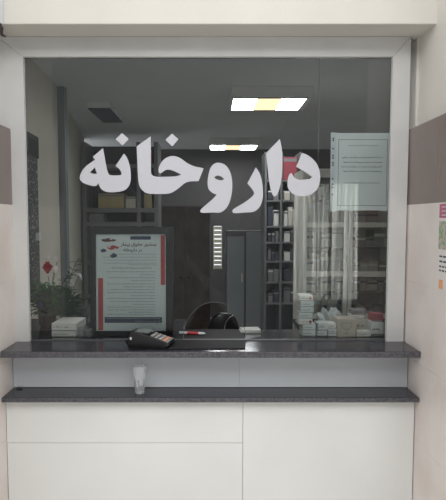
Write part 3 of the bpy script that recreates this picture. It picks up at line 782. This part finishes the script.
def shelf_unit(name, label, cat, x0, x1, Y, depth, ztop, shelves, posts, m, back=None, pw=.03, th=.02, mb_=None):
    t = thing(name, label, cat, ((x0+x1)/2, Y, 0)); c = (x0+x1)/2
    for x in posts:
        B('upright', M[m], t, (x-c-pw/2, x-c+pw/2, 0, depth, 0, ztop), bev=.001)
    for z in shelves: B('shelf_board', M[mb_ or m], t, (x0-c, x1-c, .003, depth-.003, z-th, z))
    if back: B('back_panel', M[back], t, (x0-c, x1-c, depth, depth+.01, 0.01, ztop))
    return t
# steel shelving, left rear
Y = 5.7; X = lambda px: (px-CX)/F*Y
def Z(py, Y): return at(212, py, Y).z
su = shelf_unit('steel_shelving', 'grey steel shelving behind the left letters and the poster', 'shelving', X(84), X(157), Y, .35, Z(142, Y), [Z(164, Y), Z(208, Y), Z(222, Y), 1.0, .6, .2], [X(85), X(139), X(156.5)], 'steel', 'backwall', pw=.045, th=.05)
def item(name, label, cat, px0, px1, py0, py1, Y, m, d_=.2, group=None, zbase=None, cap=None):
    a = at(px0, py0, Y); b = at(px1, py1, Y); z0 = zbase if zbase is not None else b.z
    t = thing(name, label, cat, ((a.x+b.x)/2, Y+d_/2, z0), 0, group); wd = (b.x-a.x)/2; h = a.z-z0
    B('carton' if cap is None else cap[0], M[m], t, (-wd, wd, -d_/2, d_/2, 0, h), bev=min(.004, h*.1))
    B('lid_flap' if cap is None else cap[1], M['greycard' if cap is None else cap[2]], t, (-wd*.96, wd*.96, -d_/2-.0015, -d_/2-.0003, h*.80, h*.93))
    return t
G = 'cartons on the steel shelving'
sz = [Z(164, Y), Z(208, Y), Z(222, Y)]
item('storage_carton', 'wide straw coloured carton on the steel shelving under the first letter', 'carton', 98, 124, 193.5, 208, Y+.02, 'yellowish', .25, G, sz[1]+.0005)
item('storage_carton', 'pale carton right of the straw carton on the steel shelving', 'carton', 125.5, 135.8, 196.5, 208, Y+.02, 'cream', .25, G, sz[1]+.0005)
item('storage_carton', 'narrow olive carton in the right bay of the steel shelving', 'carton', 144, 152, 191, 208, Y+.02, 'yellowish', .25, G, sz[1]+.0005)
item('storage_carton', 'dark red carton high in the right bay of the steel shelving', 'carton', 144, 152, 149, 164, Y+.02, 'maroon', .2, G, sz[0]+.0005)
item('storage_carton', 'low grey carton on the shelf under the straw carton', 'carton', 89, 104, 213.6, 222, Y+.02, 'greycard', .2, G, sz[2]+.0005)
# dark wooden wardrobe, centre rear
Y = 6.2; X = lambda px: (px-CX)/F*Y
x0, x1 = X(160), X(210); zt = Z(206, Y)
t = thing('dark_wardrobe', 'tall dark brown two door wardrobe in the middle rear', 'wardrobe', ((x0+x1)/2, Y, 0)); hwid = (x1-x0)/2
B('wardrobe_body', M['darkwood'], t, (-hwid, hwid, .02, .55, .05, zt), bev=.004); B('plinth', M['black'], t, (-hwid+.02, hwid-.02, .05, .5, 0, .05))
for s in (-1, 1):
    d = B('wardrobe_door', M['darkwood'], t, (min(s*.003, s*(hwid-.003)), max(s*.003, s*(hwid-.003)), 0, .019, .07, zt-.02), bev=.003)
    bm = bmesh.new(); lathe(bm, [(.012, 0), (.016, .012), (.02, .022), (.010, .028)], 14, M4=Matrix.Translation((s*.05, 0, Z(277, Y))) @ Matrix.Rotation(R(90), 4, 'X')); obj('door_knob', bm, M['black'], d)
# grey steel locker
Y = 5.5; X = lambda px: (px-CX)/F*Y
x0, x1 = X(227), X(264); zt = Z(231, Y)
t = thing('steel_locker', 'blue grey steel two door locker left of the open bookcase', 'locker', ((x0+x1)/2, Y, 0)); hwid = (x1-x0)/2
B('locker_body', M['backwall'], t, (-hwid, hwid, .012, .5, .03, zt), bev=.003)
B('locker_foot', M['black'], t, (-hwid+.01, hwid-.01, .03, .45, 0, .03))
for a_, b_ in ((-hwid+.002, -.015), (.01, hwid-.002)):
    d = B('locker_door', M['lockergrey'], t, (a_, b_, -.004, .0115, .05, zt-.012-(.05 if a_ < 0 else 0)), bev=.002)
    B('door_handle', M['alu'], d, (b_-.03, b_-.018, -.014, -.0045, .78, .88))
# open bookcase
Y = 4.6; X = lambda px: (px-CX)/F*Y
bz = [Z(y, Y) for y in (180, 200, 226, 242, 261, 282, 303)]+[.35]
shelf_unit('open_bookcase', 'tall open dark bookcase filled with medicine packs, left of the glass cabinet', 'bookcase', X(264.5), X(301), Y, .30, Z(152, Y), bz, [X(265.5), X(281), X(300)], 'bookgrey', 'navyback', pw=.022, th=.015, mb_='steel')
G = 'packs in the open bookcase'; rb = random.Random(21)
mm = ['white', 'greycard', 'darkcard', 'cream', 'navyback', 'greycard', 'darkcard', 'steel']
bays = [(267.2, 279), (283.2, 297.6)]
shelf_py = [180, 200, 226, 242, 261, 282, 303]
tops = [155, 183, 205, 229, 246, 265, 286]
sn = ['top', 'second', 'third', 'fourth', 'fifth', 'sixth', 'seventh']
colname = {'white': 'white', 'greycard': 'grey', 'darkcard': 'dark blue', 'cream': 'cream', 'navyback': 'slate', 'steel': 'mid grey', 'maroon': 'dark red'}
bright = {(2, 1): ['white', 'cream', 'white'], (3, 1): ['white', 'darkcard'], (4, 1): ['white', 'navyback'], (1, 1): ['cream', 'greycard'], (2, 0): ['darkcard', 'white'], (1, 0): ['darkcard', 'greycard']}
for si, (sp, tp) in enumerate(zip(shelf_py, tops)):
    for bi, (u0, u1) in enumerate(bays):
        if si == 0 and bi == 1:
            item('medicine_pack', 'dark red carton on the top shelf of the open bookcase', 'pack', 283.5, 297, 157, 180, Y+.01, 'maroon', .2, G, bz[0]+.0005, ('carton', 'lid_flap', 'greycard')); continue
        ms = bright.get((si, bi)) or [rb.choice(['greycard', 'darkcard', 'navyback', 'steel']) for _ in range(rb.choice([2, 3]))]
        u = u0
        for k, m_ in enumerate(ms):
            wd = (u1-u0)/len(ms); top_ = sp-(sp-tp)*rb.uniform(.5, .92)
            item('medicine_pack', '%s pack on %s shelf of the open bookcase, %s bay, %s from left' % (colname[m_], sn[si], 'left' if bi == 0 else 'right', ORD[k]), 'pack',
                 u+.5+(.3 if k == 0 else 0), u+wd-.4, top_, sp, Y+.01+rb.uniform(0, .02), m_, .15, G, bz[si]+.0005, ('carton', 'printed_band', rb.choice(['white', 'darkcard', 'greycard'])))
            u += wd
# white glass-fronted cabinet
Y = 3.4; X = lambda px: (px-CX)/F*Y*1.0
x0, x1 = X(303), X(402); zt = Z(171.5, Y); zb = Z(314, Y)
c = (x0+x1)/2; hwid = (x1-x0)/2
t = thing('glass_cabinet', 'pale cabinet with two glazed doors behind the right part of the window', 'cabinet', (c, Y, 0))
D = .38
B('cabinet_side', M['alu'], t, (-hwid, -hwid+.018, .022, D, 0, zt)); B('cabinet_side', M['alu'], t, (hwid-.018, hwid, .022, D, 0, zt))
B('cabinet_top', M['alu'], t, (-hwid, hwid, .0, D, zt, zt+.02)); B('cabinet_back', M['steel'], t, (-hwid, hwid, D, D+.01, 0, zt+.02))
B('cabinet_base', M['navyback'], t, (-hwid+.02, hwid-.02, .022, D-.002, 0, zb-.05)); B('lower_door', M['darkcard'], t, (-hwid+.002, -.002, 0, .021, .06, zb-.052), (.002, hwid-.002, 0, .021, .06, zb-.052), bev=.002)
mid = X(348.5)-c; sh_py = [224.5, 272.5, 312]
shz = [Z(p, Y+.05) for p in sh_py]; shz = [Z(224.5, Y), Z(274, Y), zb]
for z in shz[:2]: B('cabinet_shelf', M['alu'], t, (-hwid+.019, hwid-.019, .045, D-.002, z-.018, z))
for z in [Z(248, Y), Z(293, Y)]: B('cabinet_shelf', M['cab_glass'], t, (-hwid+.019, hwid-.019, .06, D-.002, z-.006, z))
zf0, zf1 = zb-.05, zt-.002
for a_, b_ in ((-hwid+.002, mid-.004), (mid+.004, hwid-.002)):
    st = .026
    d = B('glazed_door', M['alu'], t, (a_, a_+st, 0, .02, zf0, zf1), (b_-st, b_, 0, .02, zf0, zf1), (a_+st, b_-st, 0, .02, zf0, zf0+.05), (a_+st, b_-st, 0, .02, zf1-.04, zf1),
          (a_+st, b_-st, .002, .018, shz[0]-.02, shz[0]+.015), (a_+st, b_-st, .002, .018, shz[1]-.02, shz[1]+.018), bev=.001)
    B('door_glass', M['cab_glass'], d, (a_+st, b_-st, .0185, .0215, zf0+.05, zf1-.04))
B('door_lock', M['chrome'], t, (mid-.018, mid-.010, -.008, -.0005, Z(262, Y), Z(256, Y)))
G = 'cartons in the glass cabinet'
lev = [(shz[0], Z(180, Y), 'above upper rail', 0), (Z(248, Y), Z(228, Y), 'under upper rail', 1), (shz[1], Z(251, Y), 'on middle rail', 2), (Z(293, Y), Z(277, Y), 'on lower glass shelf', 3), (zb-.049, Z(296, Y), 'on cabinet floor', 4)]
names = {'white': 'white', 'cream': 'cream', 'bluegreen': 'pale teal', 'greycard': 'grey', 'yellowish': 'straw', 'kraft': 'buff'}
for z0, z1, wh, li in lev:
    for side, (a_, b_) in enumerate(((-hwid+.03, mid-.012), (mid+.012, hwid-.03))):
        x = a_; k = 0
        while x < b_-.03 and k < 8:
            wd = min(rb.uniform(.035, .085), b_-x)
            m_ = rb.choice(['white', 'cream', 'cream', 'bluegreen', 'greycard', 'kraft', 'yellowish'] if side == 0 else ['greycard', 'greycard', 'cream', 'kraft'])
            hgt = (z1-z0)*rb.uniform(.55, .95) if side == 0 or li in (1, 3) else (z1-z0)*rb.uniform(.3, .5)
            tt = thing('medicine_carton', '%s carton %s behind %s cabinet door, %s from left' % (names[m_], wh, ('left', 'right')[side], ORD[k]), 'carton', (c+x+wd/2, Y+.19, z0+.0006), 0, G)
            B('carton', M[m_], tt, (-wd/2+.001, wd/2-.001, -.09, .09, 0, hgt), bev=.0015)
            B('printed_band', M[rb.choice(['bluegreen', 'greycard', 'white', 'navy'])], tt, (-wd/2+.002, wd/2-.002, -.0912, -.0903, hgt*.6, hgt*.78))
            x += wd+.002; k += 1
# office chair seen through the hatch
cxx = at(220, 325, 3.3).x; ztop = at(220, 312, 3.3).z
t = thing('office_chair', 'black round backed office chair seen through the hatch', 'chair', (cxx, 3.45, 0), R(8))
bm = bmesh.new(); W2, H2 = .118, .20; cz = ztop-H2
o1 = [(W2*math.copysign(abs(math.cos(a))**.8, math.cos(a)), H2*math.copysign(abs(math.sin(a))**.8, math.sin(a))) for a in [2*math.pi*k/32 for k in range(32)]]
rr = [[bm.verts.new((x*s, y+.12*x*x*8, cz+z*s)) for x, z in o1] for y, s in ((-.15, .90), (-.163, 1), (-.185, 1), (-.198, .9))]
for a in range(3):
    for i in range(32): bm.faces.new((rr[a][i], rr[a][(i+1) % 32], rr[a+1][(i+1) % 32], rr[a+1][i]))
bm.faces.new(rr[0]); bm.faces.new(rr[-1][::-1]); obj('backrest', bm, M['black'], t, True)
bm = bmesh.new(); tube(bm, [at(217, 330, 3.12)-Vector((cxx, 3.45, 0)), at(219, 322, 3.12)-Vector((cxx, 3.45, 0)), at(222.5, 317.5, 3.12)-Vector((cxx, 3.45, 0)), at(228, 315, 3.12)-Vector((cxx, 3.45, 0))], .0032, 8); obj('chrome_trim', bm, M['chrome'], t, True)
bm = bmesh.new(); lathe(bm, [(.18, 0), (.215, .02), (.215, .05), (.17, .07)], 28, M4=Matrix.Translation((0, .05, .45))); obj('seat', bm, M['black'], t, True)
bm = bmesh.new(); tube(bm, [(0, .02, .45), (0, -.13, .46), (0, -.175, .55), (0, -.17, cz-.1)], .014, 8); obj('back_bracket', bm, M['black'], t)
bm = bmesh.new(); tube(bm, [(0, .05, .08), (0, .05, .45)], .024, 12); obj('gas_column', bm, M['chrome'], t)
for k in range(5):
    a = k*2*math.pi/5; bm = bmesh.new(); tube(bm, [(0, .05, .09), (.26*math.cos(a), .05+.26*math.sin(a), .062)], [.02, .012], 8); lg = obj('leg', bm, M['black'], t)
    bm = bmesh.new(); lathe(bm, [(.02, -.014), (.026, -.01), (.026, .01), (.02, .014)], 14, M4=Matrix.Translation((.26*math.cos(a), .05+.26*math.sin(a), .027)) @ Matrix.Rotation(R(90), 4, 'X')); obj('caster', bm, M['black'], lg)
